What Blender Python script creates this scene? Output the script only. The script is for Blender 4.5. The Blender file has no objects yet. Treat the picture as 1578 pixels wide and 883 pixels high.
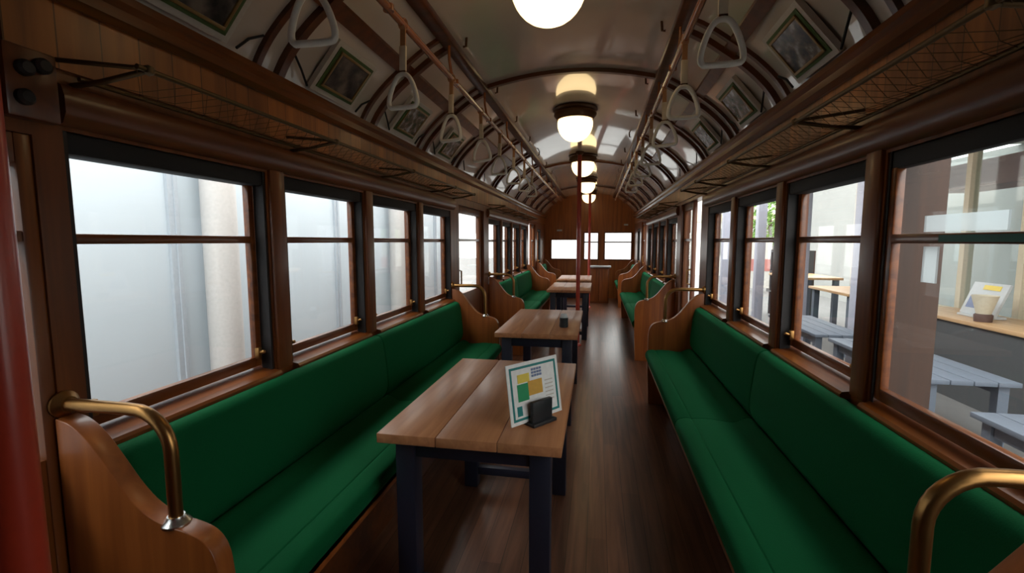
import bpy, bmesh, math, random
from mathutils import Vector, Matrix
random.seed(7)
sc = bpy.context.scene
col = sc.collection

# ------------------------------------------------------------------ camera
F_PX, VPX, VPY, ROLL = 708.0, 920.5, 371.8, 0.0175
d = Vector((VPX - 789.0, VPY - 441.5, F_PX)).normalized()
up = Vector((math.sin(ROLL), -math.cos(ROLL), 0))
xa = d.cross(up).normalized()
if xa.x < 0: xa = -xa
za = xa.cross(d)
if za.y > 0: za = -za
cam_d = bpy.data.cameras.new('camera'); cam = bpy.data.objects.new('camera', cam_d); col.objects.link(cam)
cam_d.sensor_fit = 'HORIZONTAL'; cam_d.sensor_width = 36; cam_d.lens = 36 * F_PX / 1578.0
cam_d.clip_start = 0.02; cam_d.clip_end = 300
right = (xa.x, d.x, za.x); upv = (-xa.y, -d.y, -za.y); back = (-xa.z, -d.z, -za.z)
cam.matrix_world = Matrix(((right[0], upv[0], back[0], 0.21), (right[1], upv[1], back[1], 0.0),
                           (right[2], upv[2], back[2], 1.41), (0, 0, 0, 1)))
sc.camera = cam

# ------------------------------------------------------------------ world: bright overcast sky
SKY_HORIZON, SKY_ZENITH, LAMP = 2.3, 10.0, 3.0
w = bpy.data.worlds.new('world'); sc.world = w; w.use_nodes = True
nt = w.node_tree; bg = nt.nodes['Background']
bg.inputs[0].default_value = (1.0, 0.975, 0.945, 1)
# overcast luminance: brighter towards the zenith
tcw = nt.nodes.new('ShaderNodeTexCoord'); sxw = nt.nodes.new('ShaderNodeSeparateXYZ'); mrw = nt.nodes.new('ShaderNodeMapRange')
nt.links.new(tcw.outputs['Generated'], sxw.inputs[0]); nt.links.new(sxw.outputs['Z'], mrw.inputs['Value'])
mrw.inputs['From Min'].default_value = 0.0; mrw.inputs['From Max'].default_value = 1.0
mrw.inputs['To Min'].default_value = SKY_HORIZON; mrw.inputs['To Max'].default_value = SKY_ZENITH
nt.links.new(mrw.outputs[0], bg.inputs[1])
vs = sc.view_settings
vs.view_transform = 'Standard'; vs.look = 'None'; vs.gamma = 1; vs.exposure = 0.0; vs.use_curve_mapping = False
sc.cycles.transparent_max_bounces = 32
sc.cycles.max_bounces = 12
sc.cycles.diffuse_bounces = 5
sc.cycles.sample_clamp_indirect = 6.0

# ------------------------------------------------------------------ materials
def nodes(name):
    m = bpy.data.materials.new(name); m.use_nodes = True
    return m, m.node_tree.nodes, m.node_tree.links, m.node_tree.nodes['Principled BSDF']

def plain(name, c, rough=0.5, metal=0.0, coat=0.0, sheen=0.0, bump=0.0, bscale=60, emis=None, es=0):
    m, n, l, p = nodes(name)
    p.inputs['Roughness'].default_value = rough; p.inputs['Metallic'].default_value = metal
    p.inputs['Coat Weight'].default_value = coat; p.inputs['Coat Roughness'].default_value = 0.12
    p.inputs['Sheen Weight'].default_value = sheen
    tc = n.new('ShaderNodeTexCoord'); nz = n.new('ShaderNodeTexNoise'); nz.inputs['Scale'].default_value = bscale
    l.new(tc.outputs['Object'], nz.inputs['Vector'])
    mx = n.new('ShaderNodeMix'); mx.data_type = 'RGBA'
    mx.inputs[6].default_value = (*[v * 0.88 for v in c], 1); mx.inputs[7].default_value = (*[min(1, v * 1.1) for v in c], 1)
    l.new(nz.outputs['Fac'], mx.inputs[0]); l.new(mx.outputs[2], p.inputs['Base Color'])
    if bump:
        b = n.new('ShaderNodeBump'); b.inputs['Strength'].default_value = bump; b.inputs['Distance'].default_value = 0.003
        l.new(nz.outputs['Fac'], b.inputs['Height']); l.new(b.outputs['Normal'], p.inputs['Normal'])
    if emis:
        p.inputs['Emission Color'].default_value = (*emis, 1); p.inputs['Emission Strength'].default_value = es
    return m

def wood(name, c1, c2, axis='Y', fine=26, rough=0.38, coat=0.15, plank=None, coat_rough=0.15):
    """varnished timber: stretched noise grain along an axis; plank=(across_axis, width) adds board joints and board to board tone"""
    m, n, l, p = nodes(name)
    tc = n.new('ShaderNodeTexCoord'); mp = n.new('ShaderNodeMapping')
    s = {'X': (0.06, 1, 1), 'Y': (1, 0.06, 1), 'Z': (1, 1, 0.06)}[axis]
    mp.inputs['Scale'].default_value = [v * fine for v in s]
    l.new(tc.outputs['Object'], mp.inputs['Vector'])
    nz = n.new('ShaderNodeTexNoise'); nz.inputs['Scale'].default_value = 1; nz.inputs['Detail'].default_value = 5
    nz.inputs['Distortion'].default_value = 0.6
    l.new(mp.outputs[0], nz.inputs['Vector'])
    rp = n.new('ShaderNodeValToRGB'); rp.color_ramp.elements[0].position = 0.3; rp.color_ramp.elements[1].position = 0.72
    rp.color_ramp.elements[0].color = (*c1, 1); rp.color_ramp.elements[1].color = (*c2, 1)
    l.new(nz.outputs['Fac'], rp.inputs[0]); out = rp.outputs[0]
    if plank:
        ax, wd = plank
        sx = n.new('ShaderNodeSeparateXYZ'); l.new(tc.outputs['Object'], sx.inputs[0])
        dv = n.new('ShaderNodeMath'); dv.operation = 'DIVIDE'; dv.inputs[1].default_value = wd; l.new(sx.outputs[ax], dv.inputs[0])
        fl = n.new('ShaderNodeMath'); fl.operation = 'FLOOR'; l.new(dv.outputs[0], fl.inputs[0])
        wn = n.new('ShaderNodeTexWhiteNoise'); wn.noise_dimensions = '2D'
        dl = n.new('ShaderNodeMath'); dl.operation = 'MULTIPLY'; dl.inputs[1].default_value = 0.6
        ad = n.new('ShaderNodeMath'); ad.operation = 'ADD'; l.new(sx.outputs['Y' if ax != 'Y' else 'Z'], dl.inputs[0])
        m7 = n.new('ShaderNodeMath'); m7.operation = 'MULTIPLY'; m7.inputs[1].default_value = 0.37; l.new(fl.outputs[0], m7.inputs[0])
        l.new(dl.outputs[0], ad.inputs[0]); l.new(m7.outputs[0], ad.inputs[1])
        f2 = n.new('ShaderNodeMath'); f2.operation = 'FLOOR'; l.new(ad.outputs[0], f2.inputs[0])
        cx = n.new('ShaderNodeCombineXYZ'); l.new(fl.outputs[0], cx.inputs[0]); l.new(f2.outputs[0], cx.inputs[1])
        l.new(cx.outputs[0], wn.inputs['Vector'])
        mr = n.new('ShaderNodeMapRange'); mr.inputs['To Min'].default_value = 0.72; mr.inputs['To Max'].default_value = 1.3
        l.new(wn.outputs['Value'], mr.inputs['Value'])
        fr = n.new('ShaderNodeMath'); fr.operation = 'FRACT'; l.new(dv.outputs[0], fr.inputs[0])
        gt = n.new('ShaderNodeMath'); gt.operation = 'GREATER_THAN'; gt.inputs[1].default_value = 0.035; l.new(fr.outputs[0], gt.inputs[0])
        g2 = n.new('ShaderNodeMapRange'); g2.inputs['To Min'].default_value = 0.35; l.new(gt.outputs[0], g2.inputs['Value'])
        mm = n.new('ShaderNodeMath'); mm.operation = 'MULTIPLY'; l.new(mr.outputs[0], mm.inputs[0]); l.new(g2.outputs[0], mm.inputs[1])
        vm = n.new('ShaderNodeVectorMath'); vm.operation = 'SCALE'; l.new(out, vm.inputs[0]); l.new(mm.outputs[0], vm.inputs['Scale'])
        out = vm.outputs[0]
    l.new(out, p.inputs['Base Color'])
    b = n.new('ShaderNodeBump'); b.inputs['Strength'].default_value = 0.12; b.inputs['Distance'].default_value = 0.002
    l.new(nz.outputs['Fac'], b.inputs['Height']); l.new(b.outputs['Normal'], p.inputs['Normal'])
    p.inputs['Roughness'].default_value = rough; p.inputs['Coat Weight'].default_value = coat
    p.inputs['Coat Roughness'].default_value = coat_rough
    return m

def glass(name, tint=(0.96, 0.98, 0.98), refl=1.0):
    m = bpy.data.materials.new(name); m.use_nodes = True
    n = m.node_tree.nodes; l = m.node_tree.links; n.clear()
    o = n.new('ShaderNodeOutputMaterial'); t = n.new('ShaderNodeBsdfTransparent'); t.inputs[0].default_value = (*tint, 1)
    g = n.new('ShaderNodeBsdfGlossy'); g.inputs['Roughness'].default_value = 0.02
    lw = n.new('ShaderNodeLayerWeight'); pw = n.new('ShaderNodeMath'); pw.operation = 'POWER'; pw.inputs[1].default_value = 5
    f = n.new('ShaderNodeMapRange'); f.inputs['To Min'].default_value = 0.03 * refl; f.inputs['To Max'].default_value = 0.95
    l.new(lw.outputs['Facing'], pw.inputs[0]); l.new(pw.outputs[0], f.inputs['Value'])
    mx = n.new('ShaderNodeMixShader')
    l.new(f.outputs[0], mx.inputs[0]); l.new(t.outputs[0], mx.inputs[1]); l.new(g.outputs[0], mx.inputs[2]); l.new(mx.outputs[0], o.inputs[0])
    return m

def picture(name, dark, mid, light, scale):
    m, n, l, p = nodes(name)
    tc = n.new('ShaderNodeTexCoord'); nz = n.new('ShaderNodeTexNoise'); nz.inputs['Scale'].default_value = scale; nz.inputs['Detail'].default_value = 3
    l.new(tc.outputs['Object'], nz.inputs['Vector'])
    rp = n.new('ShaderNodeValToRGB'); e = rp.color_ramp.elements
    e[0].position = 0.35; e[0].color = (*dark, 1); e[1].position = 0.68; e[1].color = (*light, 1)
    x = e.new(0.52); x.color = (*mid, 1)
    l.new(nz.outputs['Fac'], rp.inputs[0]); l.new(rp.outputs[0], p.inputs['Base Color']); p.inputs['Roughness'].default_value = 0.25
    return m

W1, W2 = (0.085, 0.020, 0.0035), (0.22, 0.062, 0.010)
M = dict(
    wall=wood('varnished_wall_wood', W1, W2, 'Z', 22),
    trim=wood('varnished_trim_wood', W1, W2, 'Y', 26, 0.28, 0.3),
    header=wood('header_wood', (0.085, 0.021, 0.005), (0.175, 0.050, 0.012), 'Y', 24),
    boards=wood('matchboard_wood', (0.19, 0.055, 0.009), (0.36, 0.115, 0.019), 'Z', 22, 0.45, 0.1, ('Y', 0.105)),
    endwall=wood('end_wall_wood', (0.19, 0.056, 0.011), (0.37, 0.120, 0.024), 'Z', 20, 0.4, 0.15),
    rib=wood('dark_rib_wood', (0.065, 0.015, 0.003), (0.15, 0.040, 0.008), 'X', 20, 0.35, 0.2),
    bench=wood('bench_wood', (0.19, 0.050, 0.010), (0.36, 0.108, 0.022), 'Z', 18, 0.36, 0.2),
    floor=wood('dark_floor_boards', (0.078, 0.031, 0.017), (0.175, 0.073, 0.039), 'Y', 30, 0.32, 0.5, ('X', 0.092), 0.22),
    tabletop=wood('oiled_table_boards', (0.36, 0.142, 0.060), (0.52, 0.238, 0.108), 'Y', 30, 0.40, 0.12),
    rod=wood('rod_wood', (0.26, 0.075, 0.02), (0.42, 0.14, 0.04), 'Y', 26, 0.25, 0.6),
    navy=plain('navy_painted_wood', (0.013, 0.015, 0.030), 0.45),
    velvet=plain('green_velvet', (0.001, 0.085, 0.026), 0.85, sheen=0.2, bump=0.2, bscale=220),
    ceiling=plain('glossy_cream_ceiling', (0.60, 0.52, 0.44), 0.2, coat=0.9, bscale=3),
    brass=plain('aged_brass', (0.36, 0.19, 0.065), 0.33, 1.0, bscale=40),
    steel=plain('bright_metal', (0.7, 0.7, 0.68), 0.25, 1.0),
    black=plain('black_rubber', (0.004, 0.004, 0.006), 0.7),
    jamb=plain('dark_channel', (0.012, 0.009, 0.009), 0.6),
    jambwood=wood('dark_jamb_wood', (0.025, 0.009, 0.003), (0.055, 0.018, 0.005), 'Z', 20, 0.5, 0.0),  # deep jamb timber, darker than the other woods
    red=plain('red_painted_pole', (0.42, 0.040, 0.018), 0.35, coat=0.3),
    ring=plain('white_plastic_ring', (0.72, 0.68, 0.60), 0.4),
    leather=plain('tan_leather', (0.42, 0.20, 0.08), 0.55, bump=0.2),
    webbing=plain('cream_webbing', (0.66, 0.55, 0.40), 0.7, bump=0.2),
    bronze=plain('bronze_lamp_ring', (0.13, 0.065, 0.03), 0.35, 0.7),
    globe=plain('opal_lamp_globe', (0.9, 0.85, 0.7), 0.3, emis=(1.0, 0.72, 0.36), es=LAMP),
    glass=glass('window_glass'),
    cord=plain('rack_cord', (0.12, 0.06, 0.022), 0.8), rackmetal=plain('dull_rack_brass', (0.13, 0.085, 0.04), 0.45, 0.8),
    gold=plain('gilt_frame', (0.30, 0.19, 0.07), 0.4, 0.4),
    mat=plain('green_mount', (0.07, 0.12, 0.03), 0.7),
    pale=plain('pale_mount', (0.55, 0.50, 0.44), 0.6),
    paper=plain('white_card', (0.80, 0.80, 0.78), 0.5), teal=plain('teal_print', (0.01, 0.20, 0.19), 0.5),
    yellow=plain('yellow_print', (0.75, 0.58, 0.08), 0.5), orange=plain('orange_print', (0.62, 0.34, 0.05), 0.5),
    green=plain('green_print', (0.01, 0.27, 0.10), 0.5), slate=plain('slate_blue_print', (0.14, 0.19, 0.33), 0.5),
    block=plain('black_holder', (0.016, 0.017, 0.020), 0.45), jar=plain('dark_ceramic', (0.022, 0.03, 0.035), 0.3),
    film=plain('frosted_strip', (0.50, 0.54, 0.56), 0.5), gstrip=plain('green_strip', (0.01, 0.13, 0.10), 0.5),
    panel=plain('white_cladding', (0.50, 0.575, 0.63), 0.5, bscale=0.7), pipe=plain('pale_pipe', (0.52, 0.51, 0.50), 0.4),
    seam=plain('grey_seam', (0.38, 0.43, 0.48), 0.5), strip=plain('bright_joint', (0.80, 0.83, 0.90), 0.4),
    paving=plain('grey_paving', (0.15, 0.15, 0.148), 0.85, bscale=6, bump=0.4),
    post=plain('lavender_grey_steel', (0.42, 0.44, 0.53), 0.5), bgrey=plain('blue_grey_paint', (0.115, 0.14, 0.18), 0.6),
    cream=plain('cream_frame', (0.62, 0.56, 0.42), 0.6), wallwhite=plain('white_render', (0.62, 0.61, 0.57), 0.8, bscale=3),
    dark=plain('charcoal_front', (0.07, 0.075, 0.08), 0.6), pine=wood('pine_top', (0.42, 0.25, 0.12), (0.58, 0.38, 0.20), 'Y', 20, 0.5, 0.1),
    shopin=plain('shop_back_wall', (0.30, 0.31, 0.30), 0.7, bscale=2), pink=plain('dusty_pink_band', (0.38, 0.25, 0.24), 0.7),
    leaf=plain('tree_leaf', (0.16, 0.30, 0.06), 0.7), bark=plain('tree_bark', (0.10, 0.07, 0.05), 0.9),
    signred=plain('red_banner', (0.50, 0.20, 0.18), 0.6), shopglass=glass('shop_glass', (0.86, 0.90, 0.90)),
    pot=plain('cream_pot', (0.60, 0.56, 0.44), 0.6), soil=plain('pot_saucer', (0.09, 0.05, 0.04), 0.7),
)
def frosted(name):
    m = bpy.data.materials.new(name); m.use_nodes = True
    n = m.node_tree.nodes; l = m.node_tree.links; n.clear()
    o = n.new('ShaderNodeOutputMaterial'); t = n.new('ShaderNodeBsdfTransparent'); t.inputs[0].default_value = (0.85, 0.9, 0.92, 1)
    g = n.new('ShaderNodeBsdfTranslucent'); g.inputs[0].default_value = (0.7, 0.74, 0.76, 1)
    mx = n.new('ShaderNodeMixShader'); mx.inputs[0].default_value = 0.4
    l.new(t.outputs[0], mx.inputs[1]); l.new(g.outputs[0], mx.inputs[2]); l.new(mx.outputs[0], o.inputs[0])
    return m
_p = M['velvet'].node_tree.nodes['Principled BSDF']
_p.inputs['Sheen Tint'].default_value = (0.03, 0.75, 0.30, 1); _p.inputs['Sheen Roughness'].default_value = 0.35
_p.inputs['Specular IOR Level'].default_value = 0.15
M['ceiling'].node_tree.nodes['Principled BSDF'].inputs['Coat Roughness'].default_value = 0.035
M['ceiling'].node_tree.nodes['Principled BSDF'].inputs['Coat IOR'].default_value = 1.65
M['frost'] = frosted('frosted_film')
PIC = [picture('photo_print_dusk', (0.03, 0.028, 0.03), (0.09, 0.075, 0.07), (0.20, 0.16, 0.13), 14),
       picture('photo_print_grey', (0.05, 0.05, 0.07), (0.16, 0.13, 0.12), (0.42, 0.40, 0.42), 22),
       picture('photo_print_mixed', (0.05, 0.08, 0.05), (0.22, 0.16, 0.12), (0.55, 0.55, 0.60), 26)]

# ------------------------------------------------------------------ mesh helpers
class MB:
    def __init__(s): s.bm = bmesh.new()
    def add(s, vs_, fs):
        v = [s.bm.verts.new(p) for p in vs_]
        for f in fs:
            try: s.bm.faces.new([v[i] for i in f])
            except ValueError: pass
        return s
    def box(s, x0, x1, y0, y1, z0, z1):
        x0, x1 = sorted((x0, x1)); y0, y1 = sorted((y0, y1)); z0, z1 = sorted((z0, z1))
        return s.add([(x0, y0, z0), (x1, y0, z0), (x1, y1, z0), (x0, y1, z0), (x0, y0, z1), (x1, y0, z1), (x1, y1, z1), (x0, y1, z1)],
                     [(0, 3, 2, 1), (4, 5, 6, 7), (0, 1, 5, 4), (1, 2, 6, 5), (2, 3, 7, 6), (3, 0, 4, 7)])
    def tube(s, pts, r, n=10, closed=False, flat=None):
        pts = [Vector(p) for p in pts]; N = len(pts); rings = []
        prev = None
        for i, p in enumerate(pts):
            a = pts[(i - 1) % N] if (closed or i) else p
            b = pts[(i + 1) % N] if (closed or i < N - 1) else p
            t = (b - a).normalized()
            if prev is None:
                u = t.orthogonal().normalized()
                if flat is not None: u = (Vector(flat) - t * Vector(flat).dot(t)).normalized()
            else: u = (prev - t * prev.dot(t)).normalized()
            prev = u; v = t.cross(u)
            rr = r[i] if isinstance(r, (list, tuple)) else r
            rings.append([s.bm.verts.new(p + (u * math.cos(k * 2 * math.pi / n) + v * math.sin(k * 2 * math.pi / n)) * rr) for k in range(n)])
        for i in range(N if closed else N - 1):
            A, B = rings[i], rings[(i + 1) % N]
            for k in range(n): s.bm.faces.new((A[k], A[(k + 1) % n], B[(k + 1) % n], B[k]))
        if not closed:
            s.bm.faces.new(rings[0][::-1]); s.bm.faces.new(rings[-1])
        return s
    def lathe(s, prof, n=28, c=(0, 0, 0)):
        rings = []
        for r, z in prof:
            rings.append([s.bm.verts.new((c[0] + r * math.cos(k * 2 * math.pi / n), c[1] + r * math.sin(k * 2 * math.pi / n), c[2] + z)) for k in range(n)] if r > 1e-5 else [s.bm.verts.new((c[0], c[1], c[2] + z))])
        for A, B in zip(rings, rings[1:]):
            for k in range(n):
                if len(A) == 1 and len(B) == 1: continue
                if len(A) == 1: f = (A[0], B[(k + 1) % n], B[k])
                elif len(B) == 1: f = (A[k], A[(k + 1) % n], B[0])
                else: f = (A[k], A[(k + 1) % n], B[(k + 1) % n], B[k])
                s.bm.faces.new(f)
        for R, rev in ((rings[0], True), (rings[-1], False)):
            if len(R) > 1: s.bm.faces.new(R[::-1] if rev else R)
        return s
    def prism(s, prof, y0, y1, plane='XZ'):
        n = len(prof)
        mk = {'XZ': lambda a, b, t: (a, t, b), 'XY': lambda a, b, t: (a, b, t), 'YZ': lambda a, b, t: (t, a, b)}[plane]
        A = [s.bm.verts.new(mk(a, b, y0)) for a, b in prof]; B = [s.bm.verts.new(mk(a, b, y1)) for a, b in prof]
        for i in range(n): s.bm.faces.new((A[i], A[(i + 1) % n], B[(i + 1) % n], B[i]))
        s.bm.faces.new(A[::-1]); s.bm.faces.new(B)
        return s
    def xf(s, mtx):
        bmesh.ops.transform(s.bm, matrix=mtx, verts=s.bm.verts); return s
    def build(s, name, mat, parent=None, bevel=0.0, seg=2, smooth=False, angle=40):
        bmesh.ops.recalc_face_normals(s.bm, faces=s.bm.faces)
        if bevel > 0:
            ed = [e for e in s.bm.edges if len(e.link_faces) == 2 and e.calc_face_angle(0) > math.radians(30)]
            bmesh.ops.bevel(s.bm, geom=ed, offset=bevel, segments=seg, profile=0.5, affect='EDGES', clamp_overlap=True)
            smooth = True
        me = bpy.data.meshes.new(name)
        if smooth:
            for f in s.bm.faces: f.smooth = True
            for e in s.bm.edges:
                if len(e.link_faces) == 2 and e.calc_face_angle(0) > math.radians(angle): e.smooth = False
        s.bm.to_mesh(me); s.bm.free()
        me.materials.append(M[mat] if isinstance(mat, str) else mat)
        o = bpy.data.objects.new(name, me); col.objects.link(o)
        if parent: o.parent = parent
        return o

def tag(o, label=None, cat=None, group=None, kind=None):
    if label: o['label'] = label
    if cat: o['category'] = cat
    if group: o['group'] = group
    if kind: o['kind'] = kind
    return o
def empty(name, loc=(0, 0, 0), rz=0.0):
    o = bpy.data.objects.new(name, None); col.objects.link(o); o.location = loc; o.rotation_euler = (0, 0, rz)
    o.empty_display_size = 0.1
    return o
def kids(o): return list(o.children)
def copy_tree(o, parent=None):
    c = o.copy(); col.objects.link(c)
    if parent: c.parent = parent
    for k in kids(o): copy_tree(k, c)
    return c
def struct(o, label, cat): return tag(o, label, cat, kind='structure')
ORD = ['nearest', 'second', 'third', 'fourth', 'fifth', 'sixth', 'seventh', 'eighth', 'ninth', 'tenth', 'eleventh', 'twelfth', 'thirteenth', 'fourteenth']
SIDE = {-1: 'left', 1: 'right'}

# ------------------------------------------------------------------ layout (metres; y runs along the car, x = 0 is its centre line)
Y0, Y1 = -1.5, 11.6
HW, OUT = 1.10, 1.20
SILL, WTOP = 0.905, 1.685
CORN = 2.05
WIN = [(0.95, 1.66), (1.77, 2.44), (2.55, 3.235), (3.345, 4.03)]
WIN2 = [(5.52, 6.21), (6.32, 6.99), (7.10, 7.785), (7.895, 8.58)]
WIN3 = [(10.15, 10.75)]
DOORS = [(0.02, 0.885), (4.28, 5.28), (8.85, 9.85)]
WALLH = 2.00

# ---- floor
struct(MB().box(-OUT, OUT, Y0, Y1, -0.10, 0.0).build('floor', 'floor'), 'dark brown floorboards running the length of the tram car', 'floor')

# ---- ceiling: one curved shell, cornice to cornice
half = [(1.12, 2.02), (1.09, 2.09), (1.047, 2.16), (0.99, 2.225), (0.92, 2.29), (0.836, 2.352), (0.72, 2.435), (0.6, 2.495), (0.45, 2.53), (0.3, 2.555), (0.15, 2.57), (0, 2.575)]
prof = [(-x, z) for x, z in half] + half[-2::-1]
# smoother
def smooth_prof(p, it=2):
    for _ in range(it):
        q = [p[0]]
        for a, b in zip(p, p[1:]):
            q += [(a[0] * .75 + b[0] * .25, a[1] * .75 + b[1] * .25), (a[0] * .25 + b[0] * .75, a[1] * .25 + b[1] * .75)]
        p = q + [p[-1]]
    return p
inner = smooth_prof(prof, 1)
outer = [(x * 1.07, z + 0.07) for x, z in inner]
struct(MB().prism(inner + outer[::-1], Y0 - 0.05, Y1 + 0.05).build('ceiling', 'ceiling', smooth=True), 'glossy cream vaulted ceiling of the tram car', 'ceiling')
def ceil_z(x):
    x = abs(x)
    for (a, za_), (b, zb) in zip(half, half[1:]):
        if b <= x <= a: return zb + (za_ - zb) * (x - b) / (a - b)
    return 2.05

# ---- side walls
for s in (-1, 1):
    m = MB()
    holes = sorted([(a, b, SILL - 0.03, WTOP) for a, b in WIN + WIN2 + WIN3] + [(a, b, 0.0, 1.80 if s > 0 else (1.66 if a < 1 else 1.76)) for a, b in DOORS])
    y = Y0
    for a, b, z0, z1 in holes:
        m.box(s * HW, s * OUT, y, a, 0, WALLH)
        if z0 > 0: m.box(s * HW, s * OUT, a, b, 0, z0)
        m.box(s * HW, s * OUT, a, b, z1, WALLH)
        y = b
    m.box(s * HW, s * OUT, y, Y1, 0, WALLH)
    struct(m.build('wall_' + SIDE[s], 'wall'), 'varnished brown timber %s side wall of the tram car with window openings' % SIDE[s], 'wall')
    # header board over the windows, matchboard above, cornice
    k = 1
    hp = [(HW, 1.695), (HW - 0.018, 1.70), (HW - 0.03, 1.725), (HW - 0.03, 1.765), (HW - 0.022, 1.79), (HW, 1.80)]
    for a, b in ((0.94, 4.10), (5.44, 8.70)):
        o = MB().prism([(s * x, z) for x, z in hp], a, b).build('trim_header_' + SIDE[s], 'header', smooth=True, angle=60)
        struct(o, 'rounded brown header board over the %s %s windows' % ('front' if a < 3 else 'rear', SIDE[s]), 'trim')
    bp = [(HW, 1.83), (HW, 1.985), (HW - 0.012, 1.985), (HW - 0.012, 1.83)]
    struct(MB().prism([(s * x, z) for x, z in bp], 0.84, Y1).build('trim_matchboard_' + SIDE[s], 'boards'), 'brown matchboarding above the %s luggage racks' % SIDE[s], 'trim')
    cp = [(HW + 0.02, 1.985), (HW - 0.025, 1.985), (HW - 0.045, 2.00), (HW - 0.04, 2.03), (HW - 0.055, 2.045), (HW - 0.05, 2.07), (HW + 0.02, 2.08)]
    struct(MB().prism([(s * x, z) for x, z in cp], Y0, Y1).build('trim_cornice_' + SIDE[s], 'trim', smooth=True, angle=30), 'moulded brown cornice along the %s edge of the ceiling' % SIDE[s], 'trim')
    # long ceiling beam and batten
    bm_ = MB().box(s * 0.565, s * 0.635, Y0, Y1, 2.46, 2.50)
    struct(bm_.build('trim_beam_' + SIDE[s], 'rib', bevel=0.006), 'long dark brown ceiling beam on the %s' % SIDE[s], 'trim')
    z = 2.355
    pr = [(s * 0.812, z + .02), (s * 0.812, z - .002), (s * 0.838, z - .020), (s * 0.862, z - .038), (s * 0.862, z - .02)]
    struct(MB().prism(pr, Y0, Y1).build('trim_batten_' + SIDE[s], 'rib'), 'thin brown batten running along the %s ceiling cove' % SIDE[s], 'trim')

# ---- ceiling ribs (pairs at every pillar) and centre arches
def arc_strip(pts, y0, y1, th):
    """band following ceiling profile pts (list of x,z), thickness th downward"""
    ins = []
    for i, (x, z_) in enumerate(pts):
        a = pts[max(0, i - 1)]; b = pts[min(len(pts) - 1, i + 1)]
        t = Vector((b[0] - a[0], b[1] - a[1])).normalized(); nn = Vector((-t.y, t.x))
        if nn.dot(Vector((-x, 1.2 - z_))) < 0: nn = -nn
        ins.append((x + nn.x * th, z_ + nn.y * th))
    return MB().prism(pts + ins[::-1], y0, y1)
RIBS = [0.07, 0.88, 1.68, 2.49, 3.29, 4.10, 4.91, 5.72, 6.53, 7.34, 8.15, 8.96, 9.77, 10.58]
cove = smooth_prof([(x, z_ + 0.004) for x, z_ in half[:8]], 2)
for s in (-1, 1):
    for i, yc in enumerate(RIBS):
        m = arc_strip([(s * x, z_) for x, z_ in cove], yc - 0.072, yc - 0.046, 0.022)
        struct(m.build('trim_rib_' + SIDE[s], 'rib', smooth=True, angle=50), 'curved dark brown ceiling rib on the %s cove, near strip of its pair' % SIDE[s], 'trim')['group'] = 'ceiling ribs'
        m = arc_strip([(s * x, z_) for x, z_ in cove], yc + 0.042, yc + 0.078, 0.030)
        struct(m.build('trim_rib_' + SIDE[s], 'rib', smooth=True, angle=50), 'curved dark brown ceiling rib on the %s cove, far strip of its pair' % SIDE[s], 'trim')['group'] = 'ceiling ribs'
top = [(x, z_ + 0.004) for x, z_ in prof if abs(x) <= 0.61]
for yc, lb in ((0.0, 'overhead'), (3.27, 'between the nearest and second lamps'), (6.9, 'behind the third lamp'), (9.9, 'before the last lamp')):
    struct(arc_strip(smooth_prof(top, 1), yc - 0.018, yc + 0.018, 0.03).build('trim_arch', 'rib', smooth=True, angle=50), 'brown arch strip across the ceiling ' + lb, 'trim')

# ---- end walls
def endwall(name, y0, y1, holes, label):
    """holes: x0,x1,z0,z1 sorted by x"""
    m = MB(); x = -OUT
    pr = [(xx, zz) for xx, zz in prof]
    for a, b, z0, z1 in holes:
        m.box(x, a, y0, y1, 0, WALLH); m.box(a, b, y0, y1, 0, z0); m.box(a, b, y0, y1, z1, WALLH); x = b
    m.box(x, OUT, y0, y1, 0, WALLH)
    m.prism([(-1.13, WALLH), (1.13, WALLH)] + [(x_, z_ + .01) for x_, z_ in prof[::-1]], y0, y1)
    return struct(m.build(name, 'endwall'), label, 'wall')
EW = [(-0.95, -0.22, 0.95, 1.47), (-0.13, 0.25, 0.94, 1.64), (0.37, 1.05, 0.94, 1.64)]
endwall('wall_back', Y1, Y1 + 0.08, EW, 'brown timber far end wall of the tram car with three windows')
endwall('wall_front', Y0 - 0.08, Y0, [], 'brown timber near end wall of the tram car behind the viewer')

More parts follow.
